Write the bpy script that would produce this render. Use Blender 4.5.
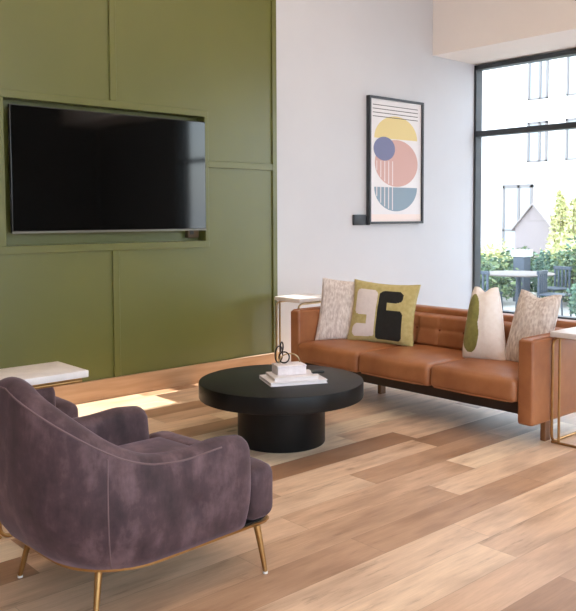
import bpy, bmesh, math, random
from mathutils import Vector, Matrix, noise
random.seed(7)
PI = math.pi
sc = bpy.context.scene
COL = sc.collection
for o in list(bpy.data.objects): bpy.data.objects.remove(o)

# ------------------------------------------------------------------ camera
cam_d = bpy.data.cameras.new('camera'); cam = bpy.data.objects.new('camera', cam_d); COL.objects.link(cam)
sc.camera = cam
YAW, PIT, ROL, FPX = 0.739579, 0.05754, -0.003522, 794.3
fw = Vector((math.sin(YAW)*math.cos(PIT), math.cos(YAW)*math.cos(PIT), -math.sin(PIT)))
rt = Vector((math.cos(YAW), -math.sin(YAW), 0)); up = rt.cross(fw)
r2 = rt*math.cos(ROL)+up*math.sin(ROL); u2 = -rt*math.sin(ROL)+up*math.cos(ROL)
m = Matrix((r2, u2, -fw)).transposed().to_4x4(); m.translation = Vector((0, 0, 1.5))
cam.matrix_world = m
cam_d.sensor_fit = 'HORIZONTAL'; cam_d.sensor_width = 36; cam_d.lens = FPX*36/576
cam_d.shift_x = (288-300)/576; cam_d.shift_y = (262-305.5)/576
cam_d.clip_start = .05; cam_d.clip_end = 500

# ------------------------------------------------------------------ world, sun, exposure
w = bpy.data.worlds.new('sky'); sc.world = w; w.use_nodes = True
nt = w.node_tree; nt.nodes.clear()
SUN_EL = math.atan(.548); SUN_V = Vector((-1, -.012, -.548))           # direction the light travels
sky = nt.nodes.new('ShaderNodeTexSky'); sky.sky_type = 'NISHITA'; sky.sun_disc = False
sky.sun_elevation = SUN_EL; sky.sun_rotation = math.radians(90+.7); sky.air_density = 1.0; sky.dust_density = 2.5
mixw = nt.nodes.new('ShaderNodeMix'); mixw.data_type = 'RGBA'; mixw.inputs[0].default_value = .62
mixw.inputs[7].default_value = (.76, .88, 1.0, 1)                      # thin bright overcast over the sky
skm = nt.nodes.new('ShaderNodeVectorMath'); skm.operation = 'SCALE'; skm.inputs[3].default_value = .12
nt.links.new(sky.outputs[0], skm.inputs[0]); nt.links.new(skm.outputs[0], mixw.inputs[6])
bg = nt.nodes.new('ShaderNodeBackground'); bg.inputs[1].default_value = 5.6
wo = nt.nodes.new('ShaderNodeOutputWorld')
nt.links.new(mixw.outputs[2], bg.inputs[0]); nt.links.new(bg.outputs[0], wo.inputs[0])
sd = bpy.data.lights.new('sun', 'SUN'); sun = bpy.data.objects.new('sun', sd); COL.objects.link(sun)
sd.energy = 14; sd.angle = math.radians(.35); sd.color = (1, .93, .82)
sun.rotation_euler = SUN_V.to_track_quat('-Z', 'Y').to_euler()
sc.view_settings.view_transform = 'Standard'; sc.view_settings.look = 'None'
sc.view_settings.gamma = 1; sc.view_settings.use_curve_mapping = False
sc.view_settings.exposure = 0.42

# ------------------------------------------------------------------ helpers
def link(o): COL.objects.link(o); return o
def tag(o, label=None, cat=None, group=None, kind=None):
    if label: o['label'] = label
    if cat: o['category'] = cat
    if group: o['group'] = group
    if kind: o['kind'] = kind
    return o
def empty(name, loc=(0, 0, 0), rz=0, label=None, cat=None, group=None):
    o = bpy.data.objects.new(name, None); link(o); o.location = loc; o.rotation_euler = (0, 0, rz)
    o.empty_display_size = .05
    return tag(o, label, cat, group)
def obj(name, bm, mats, parent=None, smooth=True, ang=35):
    me = bpy.data.meshes.new(name)
    bmesh.ops.recalc_face_normals(bm, faces=bm.faces)
    bm.to_mesh(me); bm.free()
    for mm in (mats if isinstance(mats, (list, tuple)) else [mats]): me.materials.append(mm)
    if smooth:
        me.polygons.foreach_set('use_smooth', [True]*len(me.polygons))
        me.set_sharp_from_angle(angle=math.radians(ang))
    o = bpy.data.objects.new(name, me); link(o)
    if parent: o.parent = parent
    return o
def copy_tree(o, parent=None):
    c = o.copy(); link(c); c.parent = parent
    for ch in list(o.children): copy_tree(ch, c)
    return c
def BM(): return bmesh.new()
def box(bm, x0, x1, y0, y1, z0, z1, r=0, seg=2, mi=0, M=None):
    res = bmesh.ops.create_cube(bm, size=1)
    vs = res['verts']
    for v in vs:
        v.co = Vector(((x0+x1)/2+v.co.x*(x1-x0), (y0+y1)/2+v.co.y*(y1-y0), (z0+z1)/2+v.co.z*(z1-z0)))
    fs = list({f for v in vs for f in v.link_faces})
    if r > 0:
        es = list({e for v in vs for e in v.link_edges})
        out = bmesh.ops.bevel(bm, geom=es, offset=r, segments=seg, affect='EDGES', profile=.5)
        fs = list(set(out['faces']) | {f for f in fs if f.is_valid})
        vs = list({v for f in fs for v in f.verts})
    for f in fs:
        if f.is_valid: f.material_index = mi
    if M is not None:
        for v in vs:
            if v.is_valid: v.co = M @ v.co
    return bm
def tube(bm, pts, r, n=10, closed=False, mi=0, r_end=None):
    pts = [Vector(p) for p in pts]; N = len(pts); rings = []
    prev = None
    for i, p in enumerate(pts):
        if closed: t = (pts[(i+1) % N]-pts[i-1])
        else: t = pts[min(i+1, N-1)]-pts[max(i-1, 0)]
        t.normalize()
        if prev is None:
            a = Vector((0, 0, 1)) if abs(t.z) < .9 else Vector((1, 0, 0))
            u = t.cross(a).normalized()
        else:
            u = (prev-t*prev.dot(t)).normalized()
        prev = u; v = t.cross(u)
        rr = r if r_end is None else r+(r_end-r)*i/(N-1)
        rings.append([bm.verts.new(p+(u*math.cos(2*PI*k/n)+v*math.sin(2*PI*k/n))*rr) for k in range(n)])
    for i in range(N if closed else N-1):
        a, b = rings[i], rings[(i+1) % N]
        for k in range(n):
            f = bm.faces.new((a[k], a[(k+1) % n], b[(k+1) % n], b[k])); f.material_index = mi
    if not closed:
        f = bm.faces.new(rings[0]); f.material_index = mi
        f = bm.faces.new(rings[-1]); f.material_index = mi
    return bm
def lathe(bm, prof, n=64, cx=0, cy=0):
    rings = []
    for r, z in prof:
        if r < 1e-5: rings.append([bm.verts.new((cx, cy, z))])
        else: rings.append([bm.verts.new((cx+r*math.cos(2*PI*k/n), cy+r*math.sin(2*PI*k/n), z)) for k in range(n)])
    for a, b in zip(rings, rings[1:]):
        for k in range(n):
            if len(a) == 1: bm.faces.new((a[0], b[k], b[(k+1) % n]))
            elif len(b) == 1: bm.faces.new((a[k], a[(k+1) % n], b[0]))
            else: bm.faces.new((a[k], a[(k+1) % n], b[(k+1) % n], b[k]))
    return bm
def corner_path(pts, rad, n=6):
    pts = [Vector(p) for p in pts]; out = [pts[0]]
    for i in range(1, len(pts)-1):
        p = pts[i]; a = (pts[i-1]-p).normalized(); b = (pts[i+1]-p).normalized()
        for k in range(n+1):
            s = k/n; A = p+a*rad; B = p+b*rad
            out.append((1-s)**2*A+2*s*(1-s)*p+s*s*B)
    out.append(pts[-1]); return out
def soft_box(bm, sx, sy, sz, r, puff=(0, 0, 0), n=14, fn=None, mi=0):
    """rounded box centred at 0, six gridded faces, puffed; fn(co) -> co for extra shaping"""
    cache = {}
    def vert(a, b, c):
        key = (round(a, 4), round(b, 4), round(c, 4))
        if key in cache: return cache[key]
        p = Vector((a*sx/2, b*sy/2, c*sz/2))
        q = Vector([max(-(s/2-r), min(s/2-r, p[i])) for i, s in enumerate((sx, sy, sz))])
        d = p-q
        if d.length > 1e-9 and sum(abs(x) > 1e-9 for x in d) > 0:
            d = d.normalized()*r
        p = q+d
        p.x += math.copysign(puff[0]*(1-b*b)*(1-c*c)*a*a, a) if a else 0
        p.y += math.copysign(puff[1]*(1-a*a)*(1-c*c)*b*b, b) if b else 0
        p.z += math.copysign(puff[2]*(1-a*a)*(1-b*b)*c*c, c) if c else 0
        if fn: p = fn(p, (a, b, c))
        v = bm.verts.new(p); cache[key] = v; return v
    def g(k):     # denser to the edges
        s = -1+2*k/n
        return math.sin(s*PI/2)*.75+s*.25
    for ax in range(3):
        for sgn in (-1, 1):
            for i in range(n):
                for j in range(n):
                    q = []
                    for (ii, jj) in ((i, j), (i+1, j), (i+1, j+1), (i, j+1)):
                        c = [g(ii), g(jj)]; c.insert(ax, sgn); q.append(vert(*c))
                    if len(set(q)) == 4:
                        try: f = bm.faces.new(q); f.material_index = mi
                        except ValueError: pass
    return bm

# ------------------------------------------------------------------ materials
def mat(name, col=(.5, .5, .5), rough=.5, metal=0, **kw):
    mm = bpy.data.materials.new(name); mm.use_nodes = True
    b = mm.node_tree.nodes['Principled BSDF']
    b.inputs['Base Color'].default_value = (*col, 1); b.inputs['Roughness'].default_value = rough
    b.inputs['Metallic'].default_value = metal
    for k, v in kw.items(): b.inputs[k.replace('_', ' ')].default_value = v
    return mm
class N:
    def __init__(s, mm): s.t = mm.node_tree; s.b = s.t.nodes['Principled BSDF']
    def n(s, typ, **kw):
        x = s.t.nodes.new(typ)
        for k, v in kw.items(): setattr(x, k, v)
        return x
    def l(s, a, b): s.t.links.new(a, b)
    def coord(s, scale=(1, 1, 1), out='Object'):
        c = s.n('ShaderNodeTexCoord'); mp = s.n('ShaderNodeMapping'); mp.inputs['Scale'].default_value = scale
        s.l(c.outputs[out], mp.inputs[0]); return mp.outputs[0]
    def noise(s, vec, scale, detail=4, rough=.55):
        x = s.n('ShaderNodeTexNoise'); x.inputs['Scale'].default_value = scale; x.inputs['Detail'].default_value = detail
        x.inputs['Roughness'].default_value = rough; s.l(vec, x.inputs['Vector']); return x.outputs['Fac']
    def ramp(s, fac, stops):
        x = s.n('ShaderNodeValToRGB'); e = x.color_ramp.elements
        while len(e) < len(stops): e.new(.5)
        for k, (p, c) in enumerate(stops): e[k].position = p; e[k].color = (*c, 1) if len(c) == 3 else c
        s.l(fac, x.inputs[0]); return x.outputs[0]
    def bump(s, h, strength=.2, dist=.01):
        x = s.n('ShaderNodeBump'); x.inputs['Strength'].default_value = strength; x.inputs['Distance'].default_value = dist
        s.l(h, x.inputs['Height']); s.l(x.outputs[0], s.b.inputs['Normal'])
    def math(s, op, a, b=None, c=None):
        x = s.n('ShaderNodeMath', operation=op)
        for i, v in enumerate((a, b, c)):
            if v is None: continue
            if isinstance(v, (int, float)): x.inputs[i].default_value = v
            else: s.l(v, x.inputs[i])
        return x.outputs[0]
    def mix(s, fac, a, b, blend='MIX'):
        x = s.n('ShaderNodeMix', data_type='RGBA', blend_type=blend)
        for i, v in ((0, fac), (6, a), (7, b)):
            if isinstance(v, (int, float)): x.inputs[i].default_value = v
            elif isinstance(v, tuple): x.inputs[i].default_value = (*v, 1)
            else: s.l(v, x.inputs[i])
        return x.outputs[2]
def mottled(name, c1, c2, scale=6, rough=.6, bump=.1, bscale=60, stretch=(1, 1, 1), metal=0, lo=.3, hi=.7, **kw):
    mm = mat(name, c1, rough, metal, **kw); q = N(mm); v = q.coord(stretch)
    f = q.noise(v, scale); q.l(q.ramp(f, [(lo, c1), (hi, c2)]), q.b.inputs['Base Color'])
    if bump: q.bump(q.noise(v, bscale, 3), bump, .004)
    return mm
def S(r, g, b):
    f = lambda c: ((c/255+.055)/1.055)**2.4 if c > 10 else c/255/12.92
    return (f(r), f(g), f(b))

M = {}
M['green'] = mottled('green_paint', S(89, 91, 37), S(94, 95, 40), 1.5, .38, .02, 300, Coat_Weight=.4, Coat_Roughness=.3)
M['white'] = mottled('white_wall_paint', S(194, 194, 199), S(198, 198, 203), 1.2, .75, .02, 250)
M['ceil'] = mottled('ceiling_paint', S(226, 218, 213), S(230, 222, 217), 1.2, .85, 0)
M['dark_wall'] = mottled('charcoal_wall_paint', S(62, 60, 56), S(66, 64, 60), 1.2, .8, 0)
M['black_frame'] = mat('black_window_metal', S(52, 56, 60), .45)
M['black'] = mottled('black_table_stain', (.0055, .0053, .0053), (.009, .0085, .0085), 8, .42, .08, 120, Specular_IOR_Level=.24)
M['tv_plastic'] = mat('tv_plastic', (.012, .012, .012), .4)
M['tv_screen'] = mat('tv_screen', (.003, .003, .003), .06, Specular_IOR_Level=.6)
M['tv_silver'] = mat('tv_silver_edge', S(120, 118, 110), .35, .6)
M['brass'] = mottled('brushed_brass', S(178, 140, 90), S(158, 120, 74), 20, .32, 0, metal=.9)
M['bronze'] = mottled('aged_champagne_metal', S(175, 155, 120), S(150, 130, 100), 20, .35, 0, metal=.85)
M['stone'] = mottled('white_stone_top', S(236, 228, 224), S(214, 206, 204), 9, .35, 0)
M['leather'] = mottled('tan_leather', S(172, 112, 72), S(142, 86, 52), 4, .42, .25, 220)
M['leather_dark'] = mat('dark_button_leather', S(120, 62, 30), .5)
M['plinth'] = mottled('dark_walnut', S(46, 30, 24), S(36, 24, 20), 10, .5, 0)
M['legwood'] = mottled('walnut_leg', S(136, 90, 52), S(112, 70, 40), 12, .45, 0, stretch=(1, 1, .2))
M['paper'] = mottled('white_book_cover', S(235, 230, 232), S(226, 220, 224), 15, .55, 0)
M['pages'] = mottled('book_pages', S(225, 216, 214), S(240, 234, 232), 3, .8, 0, stretch=(1, 1, 160))
M['boxwhite'] = mottled('white_glazed_box', S(238, 230, 232), S(222, 210, 212), 22, .45, .15, 60)
M['black_metal'] = mat('blackened_metal', (.015, .015, .018), .35, .6)
M['cream_rubber'] = mat('white_glide', S(235, 230, 225), .5)
M['outlet'] = mat('black_plate', S(34, 36, 42), .45)
M['brownbox'] = mat('brown_plastic', S(84, 60, 30), .5)

def make_velvet():
    mm = mat('mauve_velvet', S(88, 66, 72), .75, Sheen_Weight=.35, Sheen_Roughness=.45)
    q = N(mm); v = q.coord()
    f = q.noise(v, 5.5, 6, .6); g = q.noise(q.coord((1, 1, .35)), 16, 5, .65)
    f = q.math('ADD', q.math('MULTIPLY', f, .62), q.math('MULTIPLY', g, .38))
    q.l(q.ramp(f, [(.34, S(42, 27, 30)), (.50, S(70, 49, 54)), (.64, S(106, 82, 85))]), q.b.inputs['Base Color'])
    q.b.inputs['Sheen Tint'].default_value = (*S(190, 165, 180), 1)
    q.bump(q.noise(v, 240, 2), .15, .002); return mm
M['velvet'] = make_velvet()
M['velvet_seam'] = mat('mauve_piping', S(108, 86, 88), .7)

def make_floor():
    mm = mat('oak_planks', (.5, .4, .3), .42); q = N(mm)
    c = q.n('ShaderNodeTexCoord'); sp = q.n('ShaderNodeSeparateXYZ'); q.l(c.outputs['Object'], sp.inputs[0])
    X, Y = sp.outputs[0], sp.outputs[1]
    W, L = .2145, 1.35
    yr = q.math('DIVIDE', q.math('SUBTRACT', Y, 2.302-W*40), W)
    row = q.math('FLOOR', yr); fy = q.math('FRACT', yr)
    wn = q.n('ShaderNodeTexWhiteNoise', noise_dimensions='1D'); q.l(row, wn.inputs['W'])
    xr = q.math('ADD', q.math('DIVIDE', X, L), q.math('MULTIPLY', wn.outputs['Value'], 7.3))
    colm = q.math('FLOOR', xr); fx = q.math('FRACT', xr)
    cb = q.n('ShaderNodeCombineXYZ'); q.l(row, cb.inputs[0]); q.l(colm, cb.inputs[1])
    w2 = q.n('ShaderNodeTexWhiteNoise', noise_dimensions='2D'); q.l(cb.outputs[0], w2.inputs['Vector'])
    tone = q.ramp(w2.outputs['Value'], [(0, S(164, 126, 98)), (.16, S(190, 152, 122)), (.34, S(214, 178, 148)),
                  (.55, S(232, 200, 170)), (.75, S(222, 190, 162)), (.88, S(240, 212, 182)), (1, S(242, 220, 192))])
    # grain: coordinates shifted per plank
    off = q.n('ShaderNodeVectorMath', operation='MULTIPLY_ADD')
    q.l(w2.outputs['Color'], off.inputs[0]); off.inputs[1].default_value = (17, 9, 5)
    cv = q.n('ShaderNodeVectorMath', operation='MULTIPLY'); q.l(c.outputs['Object'], cv.inputs[0]); cv.inputs[1].default_value = (1.1, 9, 1)
    q.l(cv.outputs[0], off.inputs[2])
    g1 = q.noise(off.outputs[0], 2.2, 8, .68)
    cv2 = q.n('ShaderNodeVectorMath', operation='MULTIPLY'); q.l(off.outputs[0], cv2.inputs[0]); cv2.inputs[1].default_value = (1.5, 7, 1)
    g2 = q.noise(cv2.outputs[0], 4, 6, .6)
    cv3 = q.n('ShaderNodeVectorMath', operation='MULTIPLY'); q.l(off.outputs[0], cv3.inputs[0]); cv3.inputs[1].default_value = (1.1, .42, 1)
    g3 = q.noise(cv3.outputs[0], 1.5, 3, .5)
    a = q.ramp(g1, [(.27, (.50, .44, .40)), (.40, (.90, .87, .85)), (.6, (1.03, 1.03, 1.03)), (.75, (1.12, 1.12, 1.12))])
    colr = q.mix(1, tone, a, 'MULTIPLY')
    b2 = q.ramp(g2, [(.35, (.92, .91, .90)), (.6, (1.04, 1.04, 1.04))])
    colr = q.mix(.8, colr, b2, 'MULTIPLY')
    b3 = q.ramp(g3, [(.32, (.70, .65, .62)), (.52, (1.03, 1.03, 1.03))])
    colr = q.mix(.8, colr, b3, 'MULTIPLY')
    # knots
    vo = q.n('ShaderNodeTexVoronoi'); vo.inputs['Scale'].default_value = 1
    cv4 = q.n('ShaderNodeVectorMath', operation='MULTIPLY'); q.l(c.outputs['Object'], cv4.inputs[0]); cv4.inputs[1].default_value = (1.5, 2.9, 1)
    q.l(cv4.outputs[0], vo.inputs['Vector'])
    k = q.ramp(q.math('ADD', vo.outputs['Distance'], q.math('MULTIPLY', q.math('SUBTRACT', g2, .5), .12)),
               [(0, (.35, .28, .24)), (.045, (.5, .42, .38)), (.085, (1, 1, 1))])
    colr = q.mix(.8, colr, k, 'MULTIPLY')
    # seams
    ey = q.math('MINIMUM', fy, q.math('SUBTRACT', 1, fy)); ex = q.math('MINIMUM', fx, q.math('SUBTRACT', 1, fx))
    sy = q.math('LESS_THAN', ey, .007); sx = q.math('LESS_THAN', ex, .0012)
    seam = q.math('MAXIMUM', sy, sx)
    colr = q.mix(q.math('MULTIPLY', seam, .30), colr, (.12, .07, .045))
    q.l(colr, q.b.inputs['Base Color'])
    rr = q.math('ADD', q.math('MULTIPLY', g1, .22), .30); q.l(rr, q.b.inputs['Roughness'])
    q.bump(q.math('SUBTRACT', q.math('MULTIPLY', g2, .3), seam), .12, .003)
    return mm
M['floor'] = make_floor()
M['oak_trim'] = mottled('oak_baseboard', S(180, 144, 110), S(156, 120, 86), 3, .5, .05, 60, stretch=(.6, 3, 9))

def make_glass():
    mm = bpy.data.materials.new('window_glass'); mm.use_nodes = True; t = mm.node_tree; t.nodes.clear()
    o = t.nodes.new('ShaderNodeOutputMaterial'); mx = t.nodes.new('ShaderNodeMixShader'); lw = t.nodes.new('ShaderNodeLayerWeight')
    pw = t.nodes.new('ShaderNodeMath'); pw.operation = 'POWER'; pw.inputs[1].default_value = 4
    fr = t.nodes.new('ShaderNodeMath'); fr.operation = 'MULTIPLY_ADD'; fr.inputs[1].default_value = .5; fr.inputs[2].default_value = .03
    t.links.new(lw.outputs['Facing'], pw.inputs[0]); t.links.new(pw.outputs[0], fr.inputs[0])
    tr = t.nodes.new('ShaderNodeBsdfTransparent'); tr.inputs[0].default_value = (.97, .98, .98, 1)
    gl = t.nodes.new('ShaderNodeBsdfGlossy'); gl.inputs['Roughness'].default_value = .02
    t.links.new(fr.outputs[0], mx.inputs[0]); t.links.new(tr.outputs[0], mx.inputs[1]); t.links.new(gl.outputs[0], mx.inputs[2])
    t.links.new(mx.outputs[0], o.inputs[0]); return mm
M['glass'] = make_glass()

# ------------------------------------------------------------------ the room
XW, YW, YG, ZS, ZC = 8.459, 6.0, 5.888, 3.40, 4.7       # window wall, white wall, green cladding face, soffit, ceiling
XL, YB = -3.0, -4.0
def struct(name, bm, m, parent=None, smooth=False):
    o = obj(name, bm, m, parent, smooth)
    if not parent: o['kind'] = 'structure'
    return o
b = BM(); box(b, XL-.2, XW+.06, YB-.2, YW+.2, -.12, 0); struct('floor', b, M['floor'])
b = BM(); box(b, XL-.2, XW+.4, YB-.2, YW+.2, ZC, ZC+.15); struct('ceiling', b, M['ceil'])
b = BM(); box(b, XL-.2, XW+.15, YW, YW+.2, -.3, ZC); struct('wall_back', b, M['white'])
b = BM(); box(b, XL-.2, XL, YB-.2, YW, 0, ZC); struct('wall_left', b, M['white'])
# bulkhead above the glazing and the solid end of the window wall
b = BM(); box(b, 7.62, XW+.3, YB, YW, ZS, ZC); struct('trim_1', b, M['ceil'])
b = BM(); box(b, XW-.02, XW+.3, YB, -1.0, 0, ZS); struct('wall_right', b, M['dark_wall'])
b = BM(); box(b, XW-.06, XW+.15, -1.0, YW, 0, .272, .004, 1); struct('trim_2', b, M['white'])
# wall behind the camera: piers round a wide added window
b = BM(); box(b, XL, -2.8, YB-.2, YB, 0, ZC); box(b, 5.6, XW+.3, YB-.2, YB, 0, ZC); box(b, -2.8, 5.6, YB-.2, YB, 4.5, ZC)
struct('wall_front', b, M['dark_wall'])

def glazing(name, axis, at, a0, a1, z0, z1, mulls, transoms, fw_=.055, depth=.13):
    """framed glazing in the plane axis = at, from a0 to a1"""
    root = empty(name, (0, 0, 0)); root['kind'] = 'structure'
    b = BM()
    def bar(p0, p1, q0, q1):
        if axis == 'x': box(b, at, at+depth, p0, p1, q0, q1, .003, 1)
        else: box(b, p0, p1, at-depth, at, q0, q1, .003, 1)
    bar(a0, a1, z1-.055, z1); bar(a0, a1, z0, z0+.045); bar(a1-.035, a1, z0, z1); bar(a0, a0+fw_, z0, z1)
    for mu in mulls: bar(mu-fw_/2, mu+fw_/2, z0, z1)
    for tz in transoms: bar(a0, a1, tz-.034, tz+.034)
    struct('window_frame', b, M['black_frame'], root)
    b = BM()
    if axis == 'x': box(b, at+depth*.6, at+depth*.6+.006, a0, a1, z0, z1)
    else: box(b, a0, a1, at-depth*.6-.006, at-depth*.6, z0, z1)
    struct('pane', b, M['glass'], root); return root
glazing('window_1', 'x', XW, -1.0, YW, .272, 3.385, [.78, 2.52, 4.26], [2.53])
glazing('fill_window', 'y', YB, -2.8, 5.6, 0.0, 4.5, [-.7, 1.4, 3.5], [2.53])  # unseen window added to bring light in from behind the camera

# green panelled cladding with television recess
b = BM(); RX0, RX1, RZ0, RZ1 = 2.385, 4.205, 1.283, 2.39
box(b, XL, RX0, YG, YW, 0, ZC); box(b, RX1, 5.06, YG, YW, 0, ZC)
box(b, RX0, RX1, YG, YW, 0, RZ0); box(b, RX0, RX1, YG, YW, RZ1, ZC)
box(b, RX0, RX1, YW-.012, YW, RZ0, RZ1)
struct('wall_green', b, M['green'])
T = .018
def trim(i, boxes):
    b = BM()
    for q in boxes: box(b, q[0], q[1], YG-T, YG, q[2], q[3], .003, 1)
    struct('trim_%d' % i, b, M['green'])
F = .06
trim(3, [(RX0-F, RX1+F-.02, RZ1, RZ1+F), (RX0-F, RX1+F-.02, RZ0-F, RZ0), (RX0-F, RX0, RZ0, RZ1), (RX1, RX1+F-.02, RZ0, RZ1)])
trim(4, [(3.27, 3.33, RZ1+F, ZC)])
trim(5, [(3.268, 3.328, .168, RZ0-F)])
trim(6, [(RX1+F-.02, 5.005, 1.942, 2.004)])
trim(7, [(5.005, 5.06, .168, ZC)])
trim(8, [(.9, .96, .168, ZC)])
b = BM(); box(b, XL, 5.075, YG-.026, YG, 0, .168, .004, 1); box(b, 5.06, 5.075, YG, YW, 0, .168)
struct('baseboard_green', b, M['oak_trim'])

# ------------------------------------------------------------------ television
tv = empty('television', (3.31, 5.86, 1.38), 0, 'large black flat television hung in the green wall recess', 'television')
TX0, TX1, TZ0, TZ1 = -.885, .895, 0, .965
b = BM(); box(b, TX0, TX1, 0, .035, TZ0, TZ1, .005, 2); obj('housing', b, M['tv_plastic'], tv)
b = BM(); box(b, TX0+.008, TX1-.008, -.003, .001, TZ0+.016, TZ1-.008); obj('screen', b, M['tv_screen'], tv, False)
b = BM(); box(b, TX0, TX1, -.004, .02, TZ0-.004, TZ0+.012, .002, 1); obj('lower_bezel', b, M['tv_silver'], tv)
b = BM(); box(b, -.5, .5, .035, .075, .3, .7); box(b, -.35, -.3, .07, .128, .2, .8); box(b, .3, .35, .07, .128, .2, .8)
obj('wall_bracket', b, M['tv_plastic'], tv, False)
o = empty('outlet_box', (4.12, 5.988, 1.31), 0, 'small brown box on the recess back below right end of television', 'outlet box')
b = BM(); box(b, -.06, .06, -.05, 0, 0, .12, .005, 1); obj('case', b, M['brownbox'], o)
b = BM(); box(b, -.04, .0, -.053, -.049, .03, .09, .003, 1); obj('socket', b, M['tv_plastic'], o)

# ------------------------------------------------------------------ framed print
PX0, PX1, PZ0, PZ1 = 6.465, 7.40, 1.411, 2.82
pw, ph = PX1-PX0, PZ1-PZ0
pic = empty('framed_print', (PX0, YW, PZ0), 0, 'tall black framed abstract print of coloured circles on white wall', 'picture')
b = BM(); fwd = .055; t_ = .026
box(b, 0, t_, -fwd, 0, 0, ph, .002, 1); box(b, pw-t_, pw, -fwd, 0, 0, ph, .002, 1)
box(b, t_, pw-t_, -fwd, 0, 0, t_, .002, 1); box(b, t_, pw-t_, -fwd, 0, ph-t_, ph, .002, 1)
obj('frame', b, mat('frame_black', S(44, 46, 52), .4), pic)
b = BM(); box(b, t_, pw-t_, -.03, -.004, t_, ph-t_); obj('paper', b, mottled('art_paper', S(226, 222, 224), S(221, 216, 218), 3, .8, 0), pic, False)
art_m = [mat('ink_yellow', S(216, 196, 142), .85), mat('ink_pink', S(200, 162, 155), .85), mat('ink_blue', S(118, 122, 154), .85),
         mat('ink_teal', S(134, 152, 166), .85), mat('ink_black', S(70, 66, 70), .85), mat('ink_pale', S(222, 212, 214), .85), mat('ink_blush', S(232, 214, 208), .85)]
b = BM(); aw, ah = pw-2*t_, ph-2*t_
def art(poly, mi, layer):
    f = b.faces.new([b.verts.new((t_+u*aw, -.0305-layer*.0004, t_+(1-v)*ah)) for u, v in poly]); f.material_index = mi
def ell(cu, cv, ru, rv, a0=0, a1=360, n=48):
    return [(cu+ru*math.cos(math.radians(a0+(a1-a0)*k/n)), cv-rv*math.sin(math.radians(a0+(a1-a0)*k/n))) for k in range(n+(a1-a0 < 360))]
for k in range(4): art([(.05, .045+.031*k), (.93, .045+.031*k), (.93, .051+.031*k), (.05, .051+.031*k)], 4, 2)
art(ell(.50, .315, .42, .19, 0, 180), 0, 1)
art(ell(.51, .515, .42, .195), 1, 2)
art(ell(.50, .715, .42, .2, 180, 360), 3, 1)
art(ell(.27, .40, .205, .098), 2, 4)
for k in range(5):
    u = .12+.075*k
    dv = .195*math.sqrt(max(0, 1-((u-.51)/.42)**2))
    art([(u, .50), (u+.016, .50), (u+.016, .515+dv-.008), (u, .515+dv-.008)], 5, 3)
    dv = .2*math.sqrt(max(0, 1-((u-.50)/.42)**2))
    art([(u, .715), (u+.016, .715), (u+.016, .715+dv-.008), (u, .715+dv-.008)], 5, 3)
art([(0, .94), (1, .94), (1, 1), (0, 1)], 6, 1)
obj('print', b, art_m, pic, False)
# black wall plate beside it
o = empty('wall_plate', (6.35, YW, 1.40), 0, 'small black wall plate beside lower left corner of framed print', 'wall plate')
b = BM(); box(b, -.105, .085, -.03, 0, 0, .115, .006, 2); obj('plate', b, M['outlet'], o)
b = BM(); box(b, .10, .14, -.04, 0, .0, .10, .004, 1); obj('clip', b, M['outlet'], o)

# ------------------------------------------------------------------ sofa
sofa = empty('sofa', (4.94, 3.89, 0), 0, 'long tan leather sofa with tufted back and dark plinth', 'sofa')
def sp(x, y, z=0): return Vector((x-4.94, y-3.89, z))
SX0, SX1, SY0, SY1 = 4.50, 5.39, 2.72, 5.063
b = BM(); box(b, 4.57-4.94, 5.34-4.94, 2.80-3.89, 4.99-3.89, .185, .30, .006, 1); obj('plinth', b, M['plinth'], sofa)
def arm(y0, y1, inner):
    b = BM(); box(b, SX0-4.94, SX1-4.94, y0-3.89, y1-3.89, .138, .697, .018, 3)
    a = obj('arm', b, M['leather'], sofa)
    b = BM()
    for yy in (y0+.016, y1-.016):
        tube(b, [(SX0-4.94+.006, yy-3.89, .16), (SX0-4.94+.003, yy-3.89, .685), (SX0-4.94+.03, yy-3.89, .7), (SX1-4.97, yy-3.89, .7)], .0045, 8)
    obj('piping', b, M['leather'], a)
    return a
armR = arm(2.72, 2.835, 1); armL = arm(4.948, 5.063, -1)
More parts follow.
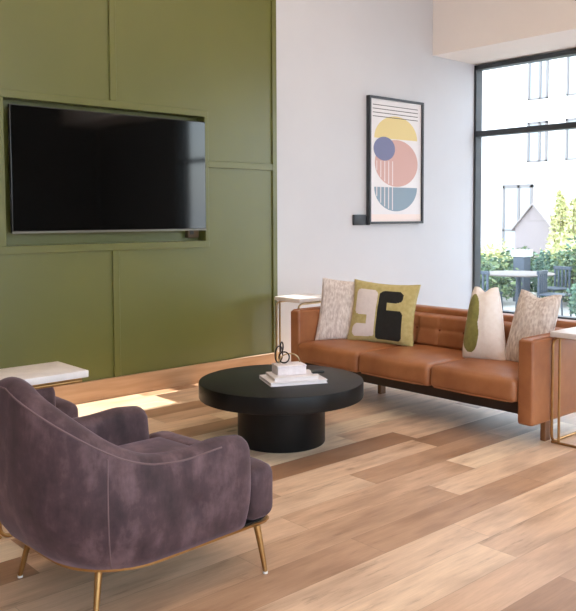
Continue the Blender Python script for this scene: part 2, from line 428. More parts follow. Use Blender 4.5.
# tufted inner pad of each arm
def tuft_fn(buttons, axis, depth, s=.045, cre=.35):
    def fn(p, abc):
        sgn = abc[axis]
        if (sgn > 0) if depth > 0 else (sgn < 0): pass
        return p
    return fn
def tufted(bm, L, Hh, T_, cols, rows, nx=90, nz=36, depth=.020):
    """pad in local frame: length along x (-L/2..L/2), height z 0..Hh, front toward -y, thickness T_. cols/rows: button positions"""
    def prof(x, z):
        ex = min(1, (L/2-abs(x))/.035); ez = min(1, min(z, Hh-z)/.04)
        ex = max(0, ex); ez = max(0, ez)
        base = T_*(.25+.75*math.sqrt(max(0, 1-(1-ex)**2))*math.sqrt(max(0, 1-(1-ez)**2)))
        d = 0
        for cx in cols:
            d = max(d, .55*depth*math.exp(-((x-cx)/.013)**2))
            for rz in rows: d = max(d, depth*math.exp(-((x-cx)**2+(z-rz)**2)/(.030**2)))
        for rz in rows: d = max(d, .35*depth*math.exp(-((z-rz)/.015)**2))
        return max(.004, base-d)
    F_, B_ = [], []
    for j in range(nz+1):
        z = Hh*(.5-.5*math.cos(PI*j/nz)*1.0) if False else Hh*j/nz
        F_.append([bm.verts.new((-L/2+L*i/nx, -prof(-L/2+L*i/nx, z), z)) for i in range(nx+1)])
        B_.append([bm.verts.new((-L/2+L*i/nx, 0, z)) for i in range(nx+1)])
    for j in range(nz):
        for i in range(nx):
            bm.faces.new((F_[j][i], F_[j][i+1], F_[j+1][i+1], F_[j+1][i])); bm.faces.new((B_[j][i], B_[j+1][i], B_[j+1][i+1], B_[j][i+1]))
    for j in range(nz):
        bm.faces.new((F_[j][0], F_[j+1][0], B_[j+1][0], B_[j][0])); bm.faces.new((F_[j][nx], B_[j][nx], B_[j+1][nx], F_[j+1][nx]))
    for i in range(nx):
        bm.faces.new((F_[0][i], B_[0][i], B_[0][i+1], F_[0][i+1])); bm.faces.new((F_[nz][i], F_[nz][i+1], B_[nz][i+1], B_[nz][i]))
    return prof
def pad(name, loc, rz, tilt, L, Hh, T_, cols, rows):
    b = BM(); pr = tufted(b, L, Hh, T_, cols, rows, int(L*70), 36)
    p = obj(name, b, M['leather'], sofa, ang=80); p.location = loc; p.rotation_euler = (tilt, 0, rz)
    for cx in cols:
        for rr in rows:
            b = BM(); bmesh.ops.create_uvsphere(b, u_segments=12, v_segments=8, radius=.012)
            for v in b.verts: v.co = Vector((v.co.x+cx, v.co.y*.5-pr(cx, rr)-.003, v.co.z+rr))
            obj('button', b, M['leather_dark'], p)
    return p
# back: frame slab with roll, tufted pad in front (front faces -X: rotate local -y to -x => rz = -90)
b = BM(); box(b, 5.25-4.94, 5.39-4.94, 2.80-3.89, 4.98-3.89, .20, .735, .022, 3); bk = obj('back', b, M['leather'], sofa)
b = BM(); tube(b, [(5.262-4.94, 2.84-3.89, .722), (5.262-4.94, 4.94-3.89, .722)], .006, 8); obj('piping', b, M['leather'], bk)
cols = [-.87+.235*k+.07-.03 for k in range(8)]
cols = [-(3.96+.235*k-3.89) for k in range(-4, 5)]
cols = [c for c in cols if abs(c) < 1.02]
pad('back_cushion', sp(5.27, 3.89, .40), -PI/2, math.radians(-9), 2.09, .285, .17, cols, [.155])
pad('arm_cushion', (5.02-4.94, 4.955-3.89, .40), 0, 0, .60, .275, .034, [-.12, .12], [.1, .2])
pad('arm_cushion', (5.02-4.94, 2.828-3.89, .40), PI, 0, .60, .275, .034, [-.12, .12], [.1, .2])
for k in range(3):
    y0 = 2.84+k*.7033; y1 = y0+.698
    b = BM(); soft_box(b, .76, y1-y0+.004, .165, .042, (.012, .002, .018), 16)
    for v in b.verts:      # slight sag and a few soft wrinkles
        v.co.z += .004*noise.noise(v.co*9+Vector((k*5, 0, 0)))
        v.co.x += .005*noise.noise(Vector((v.co.y*5+k*9, v.co.z*8, 2)))*(1 if v.co.x < -.3 else 0)
    s = obj('seat_cushion', b, M['leather'], sofa, ang=80); s.location = sp(4.47+.38, (y0+y1)/2, .352)
    b = BM(); hw, hl = .38, (y1-y0)/2
    pts = [(-hw+.010, -hl+.03, -.05), (-hw+.010, -hl+.03, .03)]
    tube(b, [(-hw-.004, -hl+.05, -.068), (-hw-.010, 0, -.07), (-hw-.004, hl-.05, -.068)], .004, 8)
    obj('piping', b, M['leather'], s)
for (x, y) in ((4.735, 2.765), (4.735, 5.02), (5.27, 2.765), (5.27, 5.02), (4.99, 4.45)):
    b = BM(); zt = .145 if y < 2.9 or y > 4.9 else .19
    box(b, -.032, .032, -.02, .02, 0, zt, .004, 1); l = obj('leg', b, M['legwood'], sofa); l.location = sp(x, y)

# ------------------------------------------------------------------ side tables
def side_table(x0, x1, y0, y1, label, zt=.74, sgn=1, metal='brass', hi=True):
    r = empty('side_table', ((x0+x1)/2, (y0+y1)/2, 0), 0, label, 'side table', 'small C shaped side tables with white tops')
    hx, hy = (x1-x0)/2, (y1-y0)/2
    b = BM(); box(b, -hx, hx, -hy, hy, zt-.035, zt, .004, 2); obj('tabletop', b, M['stone'], r)
    zt -= .035; rr = .0095
    b = BM(); box(b, -hx+.03, hx-.03, -hy+.018, hy-.018, zt-.007, zt); obj('top_tray', b, M[metal], r); zt -= .007
    for sy in (-1, 1):
        y = sy*(hy-.02)
        b = BM(); pts = corner_path([(hx-.03, y, zt-rr), (-hx+.005, y, zt-rr), (-hx+.005, y, rr), (hx-.03, y, rr)], .055, 7)
        tube(b, pts, rr, 12); obj('loop_leg', b, M[metal], r)
    b = BM(); y = hy-.02-.05; tube(b, [(-hx+.005, y, zt), (-hx+.005, y, rr)], rr*.9, 12); 
    tube(b, [(-hx+.005, -hy+.02, rr), (-hx+.005, hy-.02, rr)], rr*.9, 12)
    obj('upright', b, M[metal], r)
    return r
side_table(4.89, 5.34, 5.37, 5.72, 'white topped side table between sofa end and white wall', metal='bronze')
side_table(4.70, 5.15, 2.38, 2.72, 'white topped side table with brass tubes at near end of sofa')
side_table(1.40, 1.86, 3.60, 3.94, 'white topped side table between the two mauve armchairs')

# ------------------------------------------------------------------ coffee table
ct = empty('coffee_table', (3.442, 3.963, 0), 0, 'low round black coffee table on a thick drum base', 'coffee table')
b = BM(); R_ = .548
lathe(b, [(0, .306), (R_-.012, .306), (R_-.003, .309), (R_, .318), (R_, .404), (R_-.003, .413), (R_-.012, .416), (0, .416)], 128)
obj('tabletop', b, M['black'], ct)
b = BM(); lathe(b, [(0, 0), (.288, 0), (.292, .006), (.292, .306), (0, .306)], 96); obj('base', b, M['black'], ct)
# books
def book(loc, rz, L, Wd, H_, label):
    r = empty('book', loc, rz, label, 'book', 'books stacked on the coffee table')
    b = BM(); box(b, -L/2, L/2, -Wd/2, Wd/2, 0, .003, .001, 1); box(b, -L/2, L/2, -Wd/2, Wd/2, H_-.003, H_, .001, 1)
    box(b, -L/2, L/2, Wd/2-.003, Wd/2, 0, H_, .001, 1); obj('cover', b, M['paper'], r)
    b = BM(); box(b, -L/2+.005, L/2-.005, -Wd/2+.006, Wd/2-.003, .003, H_-.003); obj('pages', b, M['pages'], r, False)
    return r
ang = math.atan2(-.158, .344)
book((3.462, 3.868, .416), ang, .385, .29, .024, 'larger white book lying flat directly on the black coffee table')
book((3.458, 3.872, .440), ang-.03, .30, .235, .022, 'smaller white book lying on top of the larger white book')
bx = empty('lidded_box', (3.455, 3.90, .462), math.radians(-22), 'white box under the black wire ornament on the books', 'box')
b = BM(); box(b, -.098, .098, -.066, .066, 0, .05, .004, 2); obj('body', b, M['boxwhite'], bx)
b = BM(); box(b, -.10, .10, -.068, .068, .050, .064, .004, 2); obj('lid', b, M['boxwhite'], bx)
# wire ornament: interlocked loops
orn = empty('wire_ornament', (3.455, 3.925, .526), math.radians(-30), 'black wire ornament of interlocked loops on top of white box', 'ornament')
def ringpts(c, ru, rv, yaw, tilt, n=28):
    out = []
    R0 = Matrix.Rotation(yaw, 3, 'Z') @ Matrix.Rotation(tilt, 3, 'X')
    for k in range(n):
        a = 2*PI*k/n; out.append(Vector(c)+R0 @ Vector((ru*math.cos(a), 0, rv*math.sin(a))))
    return out
for c, ru, rv, yw, tl in (((-.05, 0, .062), .028, .056, .3, .1), ((-.015, 0, .040), .036, .036, -.5, -.25), ((-.03, .005, .108), .02, .034, .9, 0)):
    b = BM(); tube(b, ringpts(c, ru, rv, yw, tl), .0048, 8, True); obj('loop', b, M['black_metal'], orn)
b = BM(); tube(b, [(-.01+.07*math.cos(PI*k/14)*1.0+.03, .0, .004+.06*math.sin(PI*k/14)) for k in range(15)], .0045, 8)
obj('brass_arc', b, M['bronze'], orn)
o = empty('small_case', (3.60, 3.775, .462), math.radians(-20), 'small black object lying on the books beside the white box', 'case')
b = BM(); soft_box(b, .085, .04, .016, .007, (0, 0, .002), 8)
for v in b.verts: v.co.z += .009
obj('shell', b, M['tv_plastic'], o)
b = BM(); tube(b, [(-.038, -.0195, .009), (.038, -.0195, .009)], .0015, 6); obj('hinge', b, M['black_metal'], o)

# ------------------------------------------------------------------ cushions
def smooth(a, b_, x):
    t = max(0, min(1, (x-a)/(b_-a))); return t*t*(3-2*t)
def pillow(corners, thick, name_label, mats, pat=None, n=84, pinch=.06, chop=0.0, wr=.004, seed=0):
    BL, BR, TR, TL = [Vector(c) for c in corners]
    c0 = (BL+BR+TR+TL)/4
    du = ((BR-BL)+(TR-TL)).normalized(); dv = ((TL-BL)+(TR-BR)).normalized(); nn = du.cross(dv).normalized()
    base = (BL+BR)/2
    root = empty('throw_pillow', base, 0, name_label, 'throw pillow', 'four throw pillows on the tan sofa')
    b = BM(); grid = {}
    for side in (1, -1):
        for j in range(n+1):
            for i in range(n+1):
                u, v = -1+2*i/n, -1+2*j/n
                edge = i in (0, n) or j in (0, n)
                if side == -1 and edge: grid[(side, i, j)] = grid[(1, i, j)]; continue
                pu = u*(1-pinch*(1-v*v)*abs(u)**2); pv = v*(1-pinch*(1-u*u)*abs(v)**2)
                if chop and v > 0: pv -= chop*(v**3)*math.exp(-(u/.45)**2)
                s, t = (pu+1)/2, (pv+1)/2
                p = BL*(1-s)*(1-t)+BR*s*(1-t)+TR*s*t+TL*(1-s)*t
                h = thick/2*((1-u**4)*(1-v**4))**.42*(.80+.20*(1-u*u)*(1-v*v))
                h *= 1-.14*math.exp(-((1-abs(u))**2+(1-abs(v))**2)/.12)
                h += wr*noise.noise(Vector((u*2.4+seed, v*2.4, side*3)))*(1-u*u)*(1-v*v)*2
                p = p+nn*h*side
                grid[(side, i, j)] = b.verts.new(p-base)
    for side in (1, -1):
        for j in range(n):
            for i in range(n):
                q = [grid[(side, i, j)], grid[(side, i+1, j)], grid[(side, i+1, j+1)], grid[(side, i, j+1)]]
                try: f = b.faces.new(q)
                except ValueError: continue
                if side == 1 and pat: f.material_index = pat((i+.5)/n, (j+.5)/n)
    obj('cover', b, mats, root, ang=180)
    b = BM(); loop = []
    path = [(i, 0) for i in range(n)]+[(n, j) for j in range(n)]+[(i, n) for i in range(n, 0, -1)]+[(0, j) for j in range(n, 0, -1)]
    for k, (i, j) in enumerate(path):
        if k % 3: continue
        u, v = -1+2*i/n, -1+2*j/n
        pu = u*(1-pinch*(1-v*v)*abs(u)**2); pv = v*(1-pinch*(1-u*u)*abs(v)**2)
        if chop and v > 0: pv -= chop*(v**3)*math.exp(-(u/.45)**2)
        s, t = (pu+1)/2, (pv+1)/2
        loop.append(BL*(1-s)*(1-t)+BR*s*(1-t)+TR*s*t+TL*(1-s)*t-base)
    tube(b, loop, .004, 6, True); obj('edge_piping', b, mats[0], root)
    return root
def fabric(name, c1, c2, scale=40, stretch=(1, 1, 1), bump=.5, bs=160, lo=.35, hi=.65):
    return mottled(name, c1, c2, scale, .9, bump, bs, stretch, lo=lo, hi=hi, Sheen_Weight=.15)
m_knit = fabric('beige_knit', S(232, 220, 213), S(196, 178, 170), 38, (1.6, 1.6, .45), .9, 120)
m_weave = fabric('beige_woven', S(234, 222, 213), S(188, 168, 158), 30, (2.2, 2.2, .5), .9, 110)
m_olive = fabric('olive_linen', S(200, 184, 128), S(186, 168, 108), 30)
m_cream = fabric('cream_cotton', S(240, 230, 224), S(234, 222, 215), 30)
m_blackf = fabric('black_felt', S(28, 26, 24), S(22, 20, 18), 30)
m_whitef = fabric('white_felt', S(236, 224, 222), S(230, 218, 216), 30)
m_olive2 = fabric('moss_felt', S(140, 136, 72), S(126, 122, 62), 30)
def rrect(x, y, cx, cy, hx, hy, r):
    qx, qy = abs(x-cx)-(hx-r), abs(y-cy)-(hy-r)
    return math.hypot(max(qx, 0), max(qy, 0))+min(max(qx, qy), 0)-r
def pat_olive(u, v):
    # white bracket shape on the left, black one on the right
    w_ = min(rrect(u, v, .265, .65, .170, .205, .07), rrect(u, v, .25, .19, .165, .11, .09), rrect(u, v, .375, .45, .06, .36, .04))
    w_ = max(w_, -rrect(u, v, .13, .365, .175, .07, .065))
    k = min(rrect(u, v, .645, .76, .18, .10, .095), rrect(u, v, .65, .29, .19, .245, .06), rrect(u, v, .525, .45, .065, .38, .05))
    k = max(k, -rrect(u, v, .79, .595, .2, .05, .05))
    if k < 0: return 2
    if w_ < 0: return 1
    return 0
def pat_blob(u, v):
    a = math.hypot((u-.29)/.22, (v-.62)/.26)-1; c = math.hypot((u-.26)/.25, (v-.34)/.26)-1
    return 1 if min(a, c) < 0 else 0
pillow([(4.66, 4.92, .425), (5.00, 4.60, .425), (5.12, 4.68, .925), (4.79, 4.955, .965)], .11, 'beige knitted pillow at the left end of the sofa', [m_knit], seed=1)
pillow([(4.83, 4.71, .43), (4.99, 4.11, .43), (5.13, 4.15, .93), (4.96, 4.735, .955)], .14, 'olive pillow with white and black shapes beside the knitted pillow', [m_olive, m_whitef, m_blackf], pat_olive, seed=4, pinch=.085)
pillow([(4.93, 3.58, .425), (4.955, 3.22, .425), (5.13, 3.405, .955), (5.11, 3.60, .95)], .21, 'cream pillow with an olive blob beside the woven pillow', [m_cream, m_olive2], pat_blob, seed=8, chop=.19, pinch=-.035)
pillow([(5.00, 3.27, .425), (4.95, 2.90, .43), (5.18, 2.91, .93), (5.14, 3.21, .955)], .16, 'beige woven pillow leaning in the right corner of the sofa', [m_weave], seed=12, chop=.14, pinch=.03)

# ------------------------------------------------------------------ armchair
def make_armchair(loc, rz, label):
    root = empty('armchair', loc, rz, label, 'armchair', 'mauve velvet armchairs with brass legs')
    A = .275; Wf, Bk, Rc = .385, -.40, .29            # front x, half width, back x, corner radius
    zr = .212
    # plan path at rim level, near side front -> back -> far side front
    path = []
    n1 = 22
    for k in range(n1): path.append((A-(A-(Bk+Rc))*k/n1, -Wf, Vector((0, -1, 0))))
    for k in range(25):
        a = PI/2*k/24; c = (Bk+Rc, -Wf+Rc); nrm = Vector((-math.sin(a), -math.cos(a), 0))
        path.append((c[0]+nrm.x*Rc, c[1]+nrm.y*Rc, nrm))
    for k in range(1, 6): path.append((Bk, -(Wf-Rc)+2*(Wf-Rc)*k/6, Vector((-1, 0, 0))))
    for k in range(25):
        a = PI/2*k/24; c = (Bk+Rc, Wf-Rc); nrm = Vector((-math.cos(a), math.sin(a), 0))
        path.append((c[0]+nrm.x*Rc, c[1]+nrm.y*Rc, nrm))
    for k in range(1, n1+1): path.append((Bk+Rc+(A-(Bk+Rc))*k/n1, Wf, Vector((0, 1, 0))))
    # arc length
    s = [0]
    for a_, b_ in zip(path, path[1:]): s.append(s[-1]+math.hypot(b_[0]-a_[0], b_[1]-a_[1]))
    S_ = s[-1]
    HK = [(0, .600), (.05, .617), (.15, .614), (.24, .602), (.375, .608), (.48, .632), (.56, .675), (.63, .73), (.70, .79), (.78, .85), (.86, .895), (.93, .915)]
    def hgt(d):
        d = min(d, S_-d)
        for (a0, h0), (a1, h1) in zip(HK, HK[1:]):
            if d <= a1:
                t = (d-a0)/(a1-a0); 
                return h0+(h1-h0)*t
        return HK[-1][1]
    def hs(d): return sum(hgt(d+k*.02) if 0 <= d+k*.02 <= S_ else hgt(min(max(d+k*.02, 0), S_)) for k in range(-3, 4))/7
    def flare(d):
        d = min(d, S_-d); return .030+.110*smooth(.38, .86, d)
    NR = 12
    def prof_(z): return 1-math.exp(-max(0, z-zr)/.11)
    def ring(x, y, nrm, h, fl, th, shrink=0, adv=Vector((0, 0, 0)), drop=0, bot=0):
        P0 = Vector((x, y, 0)); pts = []
        h = h-drop; rt_ = th/2-shrink
        def off(z): return fl*prof_(z)
        zt_ = h-rt_
        for k in range(NR+1):
            z = zr+bot+(zt_-zr-bot)*k/NR
            bul = .012*math.sin(PI*k/NR)
            pts.append(P0+nrm*(off(z)+bul-shrink)+Vector((0, 0, z)))
        o_ = off(zt_)
        for k in range(1, 9):
            a = PI*k/9; pts.append(P0+nrm*(o_-shrink-rt_+rt_*math.cos(a))+Vector((0, 0, zt_+rt_*math.sin(a))))
        for k in range(NR+1):
            z = zt_+(zr+bot-zt_)*k/NR
            pts.append(P0+nrm*(off(z)-th+shrink+ -.01*math.sin(PI*k/NR))+Vector((0, 0, z)))
        return [p+adv for p in pts]
    rings = []; cap = 6; rc = .045
    TH = .105
    def end(idx, d, fwdv, rev):
        x, y, nrm = path[idx]; out = []
        for k in range(cap):
            a = PI/2*(1-k/cap); sh = rc*(1-math.cos(a)); ad = .062*math.sin(a)
            out.append(ring(x, y, nrm, hs(d), flare(d), TH, sh*.9, fwdv*ad, sh*1.7, sh*.3))
        return out if not rev else out[::-1]
    rings += end(0, 0, Vector((1, 0, 0)), False)
    for i, (x, y, nrm) in enumerate(path): rings.append(ring(x, y, nrm, hs(s[i]), flare(s[i]), TH))
    rings += end(len(path)-1, S_, Vector((1, 0, 0)), True)
    b = BM(); VR = [[b.verts.new(p) for p in r] for r in rings]
    m_ = len(VR[0])
    for a_, b_ in zip(VR, VR[1:]):
        for k in range(m_-1): b.faces.new((a_[k], a_[k+1], b_[k+1], b_[k]))
        b.faces.new((a_[m_-1], a_[0], b_[0], b_[m_-1]))
    # caps as strips
    for r in (VR[0], VR[-1]):
        lo, hi = 0, m_-1
        while hi-lo > 2: b.faces.new((r[lo], r[lo+1], r[hi-1], r[hi])); lo += 1; hi -= 1
        if hi-lo == 2: b.faces.new([r[q] for q in range(lo, hi+1)])
    for v in b.verts: v.co += Vector((noise.noise(v.co*7), noise.noise(v.co*7+Vector((9, 0, 0))), 0))*.004
    # button dimple on the outer side panels
    for sy in (-1, 1):
        for v in b.verts:
            if v.co.y*sy > Wf-.02:
                d2 = ((v.co.x-.03)**2+(v.co.z-.38)**2)/.0016; v.co.y -= sy*.024*math.exp(-d2)
    shell = obj('upholstered_shell', b, M['velvet'], root, ang=180)
    # piping along the outer top edge and vertical seams
    b = BM(); pts = []
    for i in range(0, len(path), 2):
        x, y, nrm = path[i]; h = hs(s[i]); fl = flare(s[i]); zt_ = h-TH/2
        if i < 6 or i > len(path)-7: continue
        o_ = fl*prof_(zt_)
        pts.append(Vector((x, y, zt_+TH/2*.45))+nrm*(o_-TH/2+TH/2*.90))
    tube(b, pts, .0038, 8)
    for i in (32, len(path)-33):
        x, y, nrm = path[i]; h = hs(s[i]); fl = flare(s[i]); zt_ = h-TH/2; q = []
        for k in range(12):
            z = zr+.005+(zt_-zr)*k/11; q.append(Vector((x, y, z))+nrm*(fl*prof_(z)+.012*math.sin(PI*k/11)+.002))
        tube(b, q, .0025, 6)
    obj('piping', b, M['velvet_seam'], shell)
    # seat deck and cushion
    b = BM(); box(b, Bk+.12, A+.05, -Wf+.08, Wf-.08, zr, .33, .01, 1); obj('seat_deck', b, M['velvet'], root)
    def fn(p, abc):
        if p.x < 0: p.y *= 1-.25*smooth(.0, .36, -p.x)
        return p
    def fn2(p, abc):
        t = smooth(.26, .33, p.x); p.y *= 1-.0*(1-t)
        return p
    b = BM(); soft_box(b, .64, .66, .16, .055, (.01, 0, .02), 14, fn)
    c = obj('seat_cushion', b, M['velvet'], root, ang=180); c.location = (.085, 0, .375)
    b = BM(); soft_box(b, .16, .80, .24, .055, (.010, .004, .004), 12)
    c = obj('front_roll', b, M['velvet'], root, ang=180); c.location = (.405, 0, .338)
    # inner back cushion
    b = BM(); soft_box(b, .07, .46, .28, .03, (.02, 0, .01), 12)
    c = obj('back_pad', b, M['velvet'], root, ang=180); c.location = (-.365, 0, .56); c.rotation_euler = (0, math.radians(-8), 0)
    # brass rim following the plan
    b = BM(); rim = [Vector((x, y, zr-.008))+nrm*-.006 for x, y, nrm in path]
    rim = [Vector((.49, 0, zr-.008)), Vector((.488, -Wf+.07, zr-.008)), Vector((.47, -Wf+.025, zr-.008)), Vector((.43, -Wf+.006, zr-.008))]+rim+[Vector((.43, Wf-.006, zr-.008)), Vector((.47, Wf-.025, zr-.008)), Vector((.488, Wf-.07, zr-.008)), Vector((.49, .01, zr-.008))]
    ins = .012
    prev = None; N_ = len(rim)
    for i, p in enumerate(rim):
        t = (rim[min(i+1, N_-1)]-rim[max(i-1, 0)]).normalized(); nr = Vector((t.y, -t.x, 0))*-1
        q = [b.verts.new(p+nr*a+Vector((0, 0, z))) for a, z in ((0, -.004), (0, .006), (-.03, .006), (-.03, -.004))]
        if prev:
            for k in range(4): b.faces.new((prev[k], prev[(k+1) % 4], q[(k+1) % 4], q[k]))
        else: b.faces.new(q)
        prev = q
    b.faces.new(prev)
    obj('base_rim', b, M['brass'], root)
    b = BM(); pl_ = [Vector((p.x*.97, p.y*.97, 0)) for p in rim]
    f1 = [b.verts.new(p+Vector((0, 0, zr+.004))) for p in pl_]; f0 = [b.verts.new(p+Vector((0, 0, zr-.004))) for p in pl_]
    b.faces.new(f1); b.faces.new(f0[::-1])
    for i in range(N_): b.faces.new((f0[i], f0[(i+1) % N_], f1[(i+1) % N_], f1[i]))
    obj('underside', b, M['tv_plastic'], root, False)
    for (tx, ty, fx, fy) in ((.385, -.375, .40, -.41), (.385, .375, .40, .41), (-.30, -.26, -.340, -.295), (-.30, .26, -.340, .295)):
        b = BM(); tube(b, [(tx, ty, zr-.012), ((tx+fx)/2, (ty+fy)/2, .11), (fx, fy, .008)], .0155, 14, r_end=.0095)
        l = obj('leg', b, M['brass'], root)
        b = BM(); lathe(b, [(0, 0), (.011, 0), (.011, .009), (0, .009)], 14, fx, fy); obj('foot_glide', b, M['cream_rubber'], l)
    return root
ch = make_armchair((1.669, 2.903, 0), math.radians(3), 'mauve velvet armchair nearest the camera in front of side table')
c2 = copy_tree(ch); c2.location = (1.585, 4.50, 0); c2.rotation_euler = (0, 0, math.radians(0))
c2['label'] = 'mauve velvet armchair mostly hidden beyond side table by green wall'

# ------------------------------------------------------------------ ceiling lamps (warm)
for (x, y, wh) in ((1.2, 4.4, 'above the hidden second armchair'), (3.2, 4.4, 'above the black coffee table'), (5.2, 4.4, 'above the left end of the sofa'),
                   (1.2, 1.6, 'on the camera side of the nearest armchair'), (3.4, 1.6, 'over the open floor in front of the coffee table'), (5.6, 1.6, 'beyond the right end of the sofa')):
    r = empty('ceiling_lamp', (x, y, ZC), 0, 'round white recessed ceiling lamp '+wh, 'ceiling lamp', 'recessed lamps in the ceiling above the room')
    b = BM(); lathe(b, [(.075, -.012), (.10, -.012), (.105, 0), (.075, 0), (.075, -.012)], 32); obj('trim_ring', b, M['white'], r)
    b = BM(); lathe(b, [(0, -.004), (.075, -.004), (.075, -.001), (0, -.001)], 32)
    em = bpy.data.materials.get('lamp_glow')
    if not em: em = mat('lamp_glow', (1, .9, .8), .5, Emission_Color=(1, .78, .55, 1), Emission_Strength=6)
    obj('diffuser', b, em, r)
    ld = bpy.data.lights.new('lamp_light', 'AREA'); ld.shape = 'DISK'; ld.size = .15; ld.energy = 12; ld.color = (1, .76, .54)
    lo = bpy.data.objects.new('lamp_light', ld); link(lo); lo.parent = r; lo.location = (0, 0, -.02)

# ------------------------------------------------------------------ outside
b = BM(); box(b, XW+.3, 70, -40, 60, -.5, -.3)
g_ = struct('exterior_ground', b, mottled('pale_paving', S(200, 196, 190), S(188, 184, 178), 1.2, .9, 0))
b = BM(); box(b, -60, XL-.2, -60, 60, -.5, -.3); box(b, XL-.2, 70, -60, YB-.2, -.5, -.3); struct('exterior_ground', b, M['ceil'])
# facade with windows, one building thing
bl = empty('white_building', (30, 18, -.3), 0, 'white rendered building with tall windows beyond the garden', 'building')
m_fac = mat('white_render', S(240, 238, 236), .9); m_wf = mat('grey_window_frame', S(128, 122, 120), .6); m_gl = mat('pale_glass', S(176, 182, 186), .3)
b = BM(); box(b, 0, 6, -14, 24, 0, 13); obj('facade', b, m_fac, bl, False)
def fwin(y1, w_, z0, z1):
    b = BM()
    t = .09
    for (p, q, r, s_) in ((y1-w_, y1-w_+t, z0, z1), (y1-t, y1, z0, z1), (y1-w_, y1, z1-t, z1), (y1-w_, y1, z0, z0+.05), (y1-w_*.66, y1-w_*.66+t, z0, z1)):
        box(b, -.08, 0, p-18, q-18, r+.3, s_+.3)
    f = obj('window', b, m_wf, bl, False)
    b = BM(); box(b, -.02, .01, y1-w_-18, y1-18, z0+.3, z1+.3); obj('pane', b, m_gl, f, False)
for k in range(3):
    y1 = 18.52-1.76*k
    for z0, z1 in ((3.75, 5.42), (6.35, 8.3), (9.2, 11.1)): fwin(y1, .93, z0, z1)
# glazed entrance bay
bay = empty('glass_porch', (22, 13.9, -.3), 0, 'grey framed glass porch beyond the hedge', 'porch')
b = BM()
for y_ in (.55, .0, -.45): box(b, 0, .09, y_-.04, y_+.04, 0, 2.75)
box(b, 0, .09, -.49, .59, 2.67, 2.78); box(b, 0, .09, -.49, .59, 1.3, 1.36); obj('frame', b, m_wf, bay, False)
b = BM(); box(b, .03, .05, -.45, .55, 0, 2.7); obj('pane', b, m_gl, bay, False)
# gabled grey screen wall
gb = empty('gabled_shed', (20, 12.15, -.3), 0, 'mauve grey shed with a pointed gable beyond the hedge', 'shed')
b = BM()
pr = [(-.58, 0), (.58, 0), (.58, 1.45), (0, 2.08), (-.58, 1.45)]
v0 = [b.verts.new((0, y, z)) for y, z in pr]; v1 = [b.verts.new((.5, y, z)) for y, z in pr]
b.faces.new(v0); b.faces.new(v1)
for i in range(5): b.faces.new((v0[i], v0[(i+1) % 5], v1[(i+1) % 5], v1[i]))
obj('walls', b, mottled('grey_cladding', S(156, 144, 142), S(148, 136, 136), 12, .9, 0, stretch=(1, 1, 6)), gb, False)
b = BM()
for sg in (-1, 1):
    q = [(-.08, sg*.66, 1.36), (.55, sg*.66, 1.36), (.55, 0, 2.10), (-.08, 0, 2.10)]
    a = [b.verts.new(p) for p in q]; c = [b.verts.new((p[0], p[1], p[2]+.05)) for p in q]
    b.faces.new(a); b.faces.new(c[::-1])
    for i in range(4): b.faces.new((a[i], a[(i+1) % 4], c[(i+1) % 4], c[i]))
obj('roof', b, mat('roof_grey', S(148, 138, 136), .8), gb, False)
# planter
pl = empty('planter_box', (14.6, 9.12, -.3), 0, 'grey planter box with white rim behind the round outdoor table', 'planter')
b = BM(); box(b, -.13, .13, -.13, .13, 0, .94, .01, 1); obj('body', b, mat('slate_grey', S(96, 104, 116), .7), pl)
b = BM(); box(b, -.16, .16, -.16, .16, .94, 1.08, .01, 1); obj('rim', b, mat('rim_white', S(232, 232, 232), .6), pl)
# outdoor table and chairs
ot = empty('outdoor_table', (12.7, 8.0, -.3), 0, 'round pale outdoor table just outside the window', 'table')
m_ot = mat('outdoor_top', S(112, 104, 98), .6); m_dk = mat('slate_metal', S(70, 80, 92), .5, .3)
b = BM(); lathe(b, [(0, .72), (.62, .72), (.64, .73), (.64, .745), (.62, .755), (0, .755)], 48); obj('tabletop', b, m_ot, ot)
b = BM()
lathe(b, [(0, 0), (.3, 0), (.3, .02), (.05, .05), (.045, .68), (.2, .72), (0, .72)], 24); obj('pedestal', b, m_dk, ot)
def outdoor_chair(x, y, rz, label):
    r = empty('outdoor_chair', (x, y, -.3), rz, label, 'chair', 'slate grey chairs round the outdoor table')
    b = BM(); box(b, -.22, .22, -.22, .22, .42, .45, .01, 1); obj('seat', b, m_dk, r)
    b = BM()
    for k in range(5): box(b, -.2+k*.09, -.16+k*.09, -.23, -.20, .45, .80, .004, 1)
    box(b, -.22, .22, -.24, -.20, .78, .84, .005, 1); obj('backrest', b, m_dk, r)
    for sx in (-1, 1):
        for sy in (-1, 1):
            b = BM(); tube(b, [(sx*.19, sy*.19, .42), (sx*.22, sy*.22, 0)], .014, 8); obj('leg', b, m_dk, r)
    return r
oc = outdoor_chair(11.85, 8.12, math.radians(-90), 'slate outdoor chair at the left side of the round outdoor table')
for x, y, rz, lb in ((13.5, 7.75, 75, 'slate outdoor chair at the far right side of the round outdoor table'), (12.45, 7.13, 190, 'slate outdoor chair at the near right side of the round outdoor table')):
    c = copy_tree(oc); c.location = (x, y, -.3); c.rotation_euler = (0, 0, math.radians(rz)); c['label'] = lb

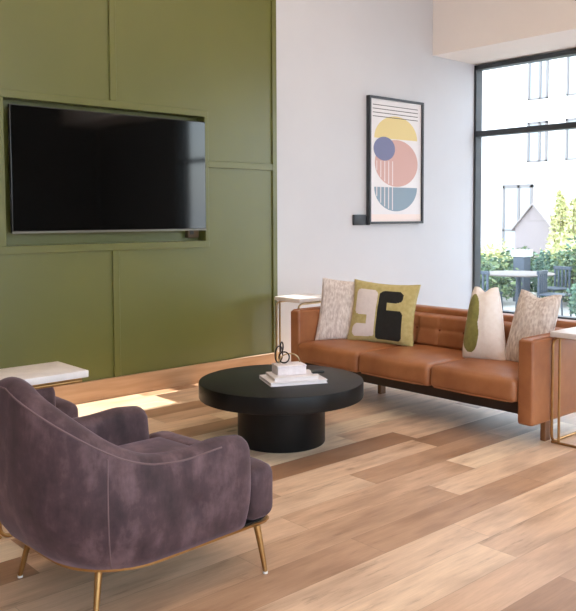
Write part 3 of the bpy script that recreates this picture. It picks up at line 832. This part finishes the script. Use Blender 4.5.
def foliage(bm, rx, ry, rz, n, leaf, rnd, base=0, shape='ell'):
    for _ in range(n):
        while True:
            p = Vector((rnd.uniform(-1, 1), rnd.uniform(-1, 1), rnd.uniform(-1, 1)))
            if .35 < p.length < 1: break
        if shape == 'box': p = Vector((rnd.uniform(-1, 1), rnd.uniform(-1, 1), rnd.uniform(-1, 1)))
        if shape == 'cone': k = (1-(p.z+1)/2)*.85+.15; p.x *= k; p.y *= k
        lump = 1+.25*noise.noise(p*2.3+Vector((rx*7, ry, rz)))
        c = Vector((p.x*rx*lump, p.y*ry*lump, base+(p.z+1)*rz*lump))
        d = Vector((rnd.gauss(0, 1), rnd.gauss(0, 1), rnd.gauss(0, .6))).normalized()
        e = d.cross(Vector((rnd.gauss(0, 1), rnd.gauss(0, 1), rnd.gauss(0, 1)))).normalized()
        s_ = leaf*rnd.uniform(.6, 1.3)
        vs = [bm.verts.new(c+q) for q in (-d*s_, e*s_*.45, d*s_, -e*s_*.45)]
        f = bm.faces.new(vs); f.material_index = rnd.randrange(3)
    return bm
def leafmats(n, a, b_, c):
    return [mat(n+'_leaf_a', S(*a), .6), mat(n+'_leaf_b', S(*b_), .6), mat(n+'_leaf_c', S(*c), .6)]
LM1 = leafmats('garden', (96, 118, 84), (126, 142, 96), (76, 100, 78))
LM2 = leafmats('yellow_green', (212, 206, 150), (226, 220, 172), (186, 190, 132))
LM3 = leafmats('blue_green', (96, 126, 110), (76, 108, 92), (120, 146, 120))
m_bark = mat('bark', S(96, 80, 66), .9)
rnd = random.Random(3)
def shrub(x, y, rx, rz_, mats, label, n=1500, leaf=.06, shape='ell', group='shrubs in the garden bed outside the window'):
    r = empty('garden_shrub' if shape != 'cone' else 'garden_tree', (x, y, -.3), rnd.uniform(0, 6), label, 'shrub' if shape != 'cone' else 'tree', group)
    b = foliage(BM(), rx, rx, rz_, n, leaf, rnd, 0.02, shape); obj('foliage', b, mats, r, False)
    b = BM()
    for k in range(5):
        a = k*1.3; tube(b, [(0, 0, 0), (rx*.25*math.cos(a), rx*.25*math.sin(a), rz_*.8), (rx*.5*math.cos(a), rx*.5*math.sin(a), rz_*1.4)], .02, 6, r_end=.006)
    obj('stem', b, m_bark, r); return r
SH = [(14.2, 9.95, .55, .46, LM1, 'green shrub touching the left window frame behind the others'),
      (13.7, 9.36, .68, .44, LM1, 'green shrub at the left edge of the window beyond the table'),
      (15.2, 10.55, .70, .50, LM2, 'pale yellow green shrub behind the green shrub at the window edge'),
      (15.6, 9.75, .60, .52, LM1, 'green shrub directly behind the grey planter box'),
      (15.9, 10.9, .75, .58, LM2, 'yellow green shrub in front of the mauve shed'),
      (15.2, 8.75, .55, .50, LM3, 'blue green shrub right of the planter box'),
      (14.6, 8.0, .60, .55, LM1, 'large green shrub behind the outdoor table at right'),
      (13.9, 6.8, .55, .42, LM1, 'low green shrub right of the outdoor table'),
      (12.2, 6.2, .48, .40, LM3, 'dark low shrub near the bottom right of the window'),
      (16.9, 9.2, .75, .62, LM2, 'tall pale shrub beneath the slender tree'),
      (16.5, 12.2, .70, .58, LM2, 'pale shrub at the far left of the garden bed'),
      (15.6, 7.9, .7, .75, LM3, 'tall blue green shrub at the right side of the window')]
for q in SH: shrub(*q)
shrub(19.0, 10.75, .5, 1.3, LM2, 'slender pale yellow tree right of the mauve shed', 1700, .07, 'cone', 'slender trees beyond the garden bed')
shrub(18.4, 9.9, .65, 1.25, LM2, 'wider pale tree at the right edge of the window', 2000, .08, 'cone', 'slender trees beyond the garden bed')
# unseen wing added to block the sun, leaving a strip by the green wall
nw = empty('sun_blocking_wing', (14, -6, -.3), 0, 'unseen white wing added to block the sun right of the garden', 'building')
b = BM(); box(b, 0, 4, 4.5, 11.48, 0, 6.9); obj('walls', b, m_fac, nw, False)
b = BM(); box(b, -.05, 4.05, 4.45, 11.48, 6.9, 7.05); obj('roof', b, m_wf, nw, False)
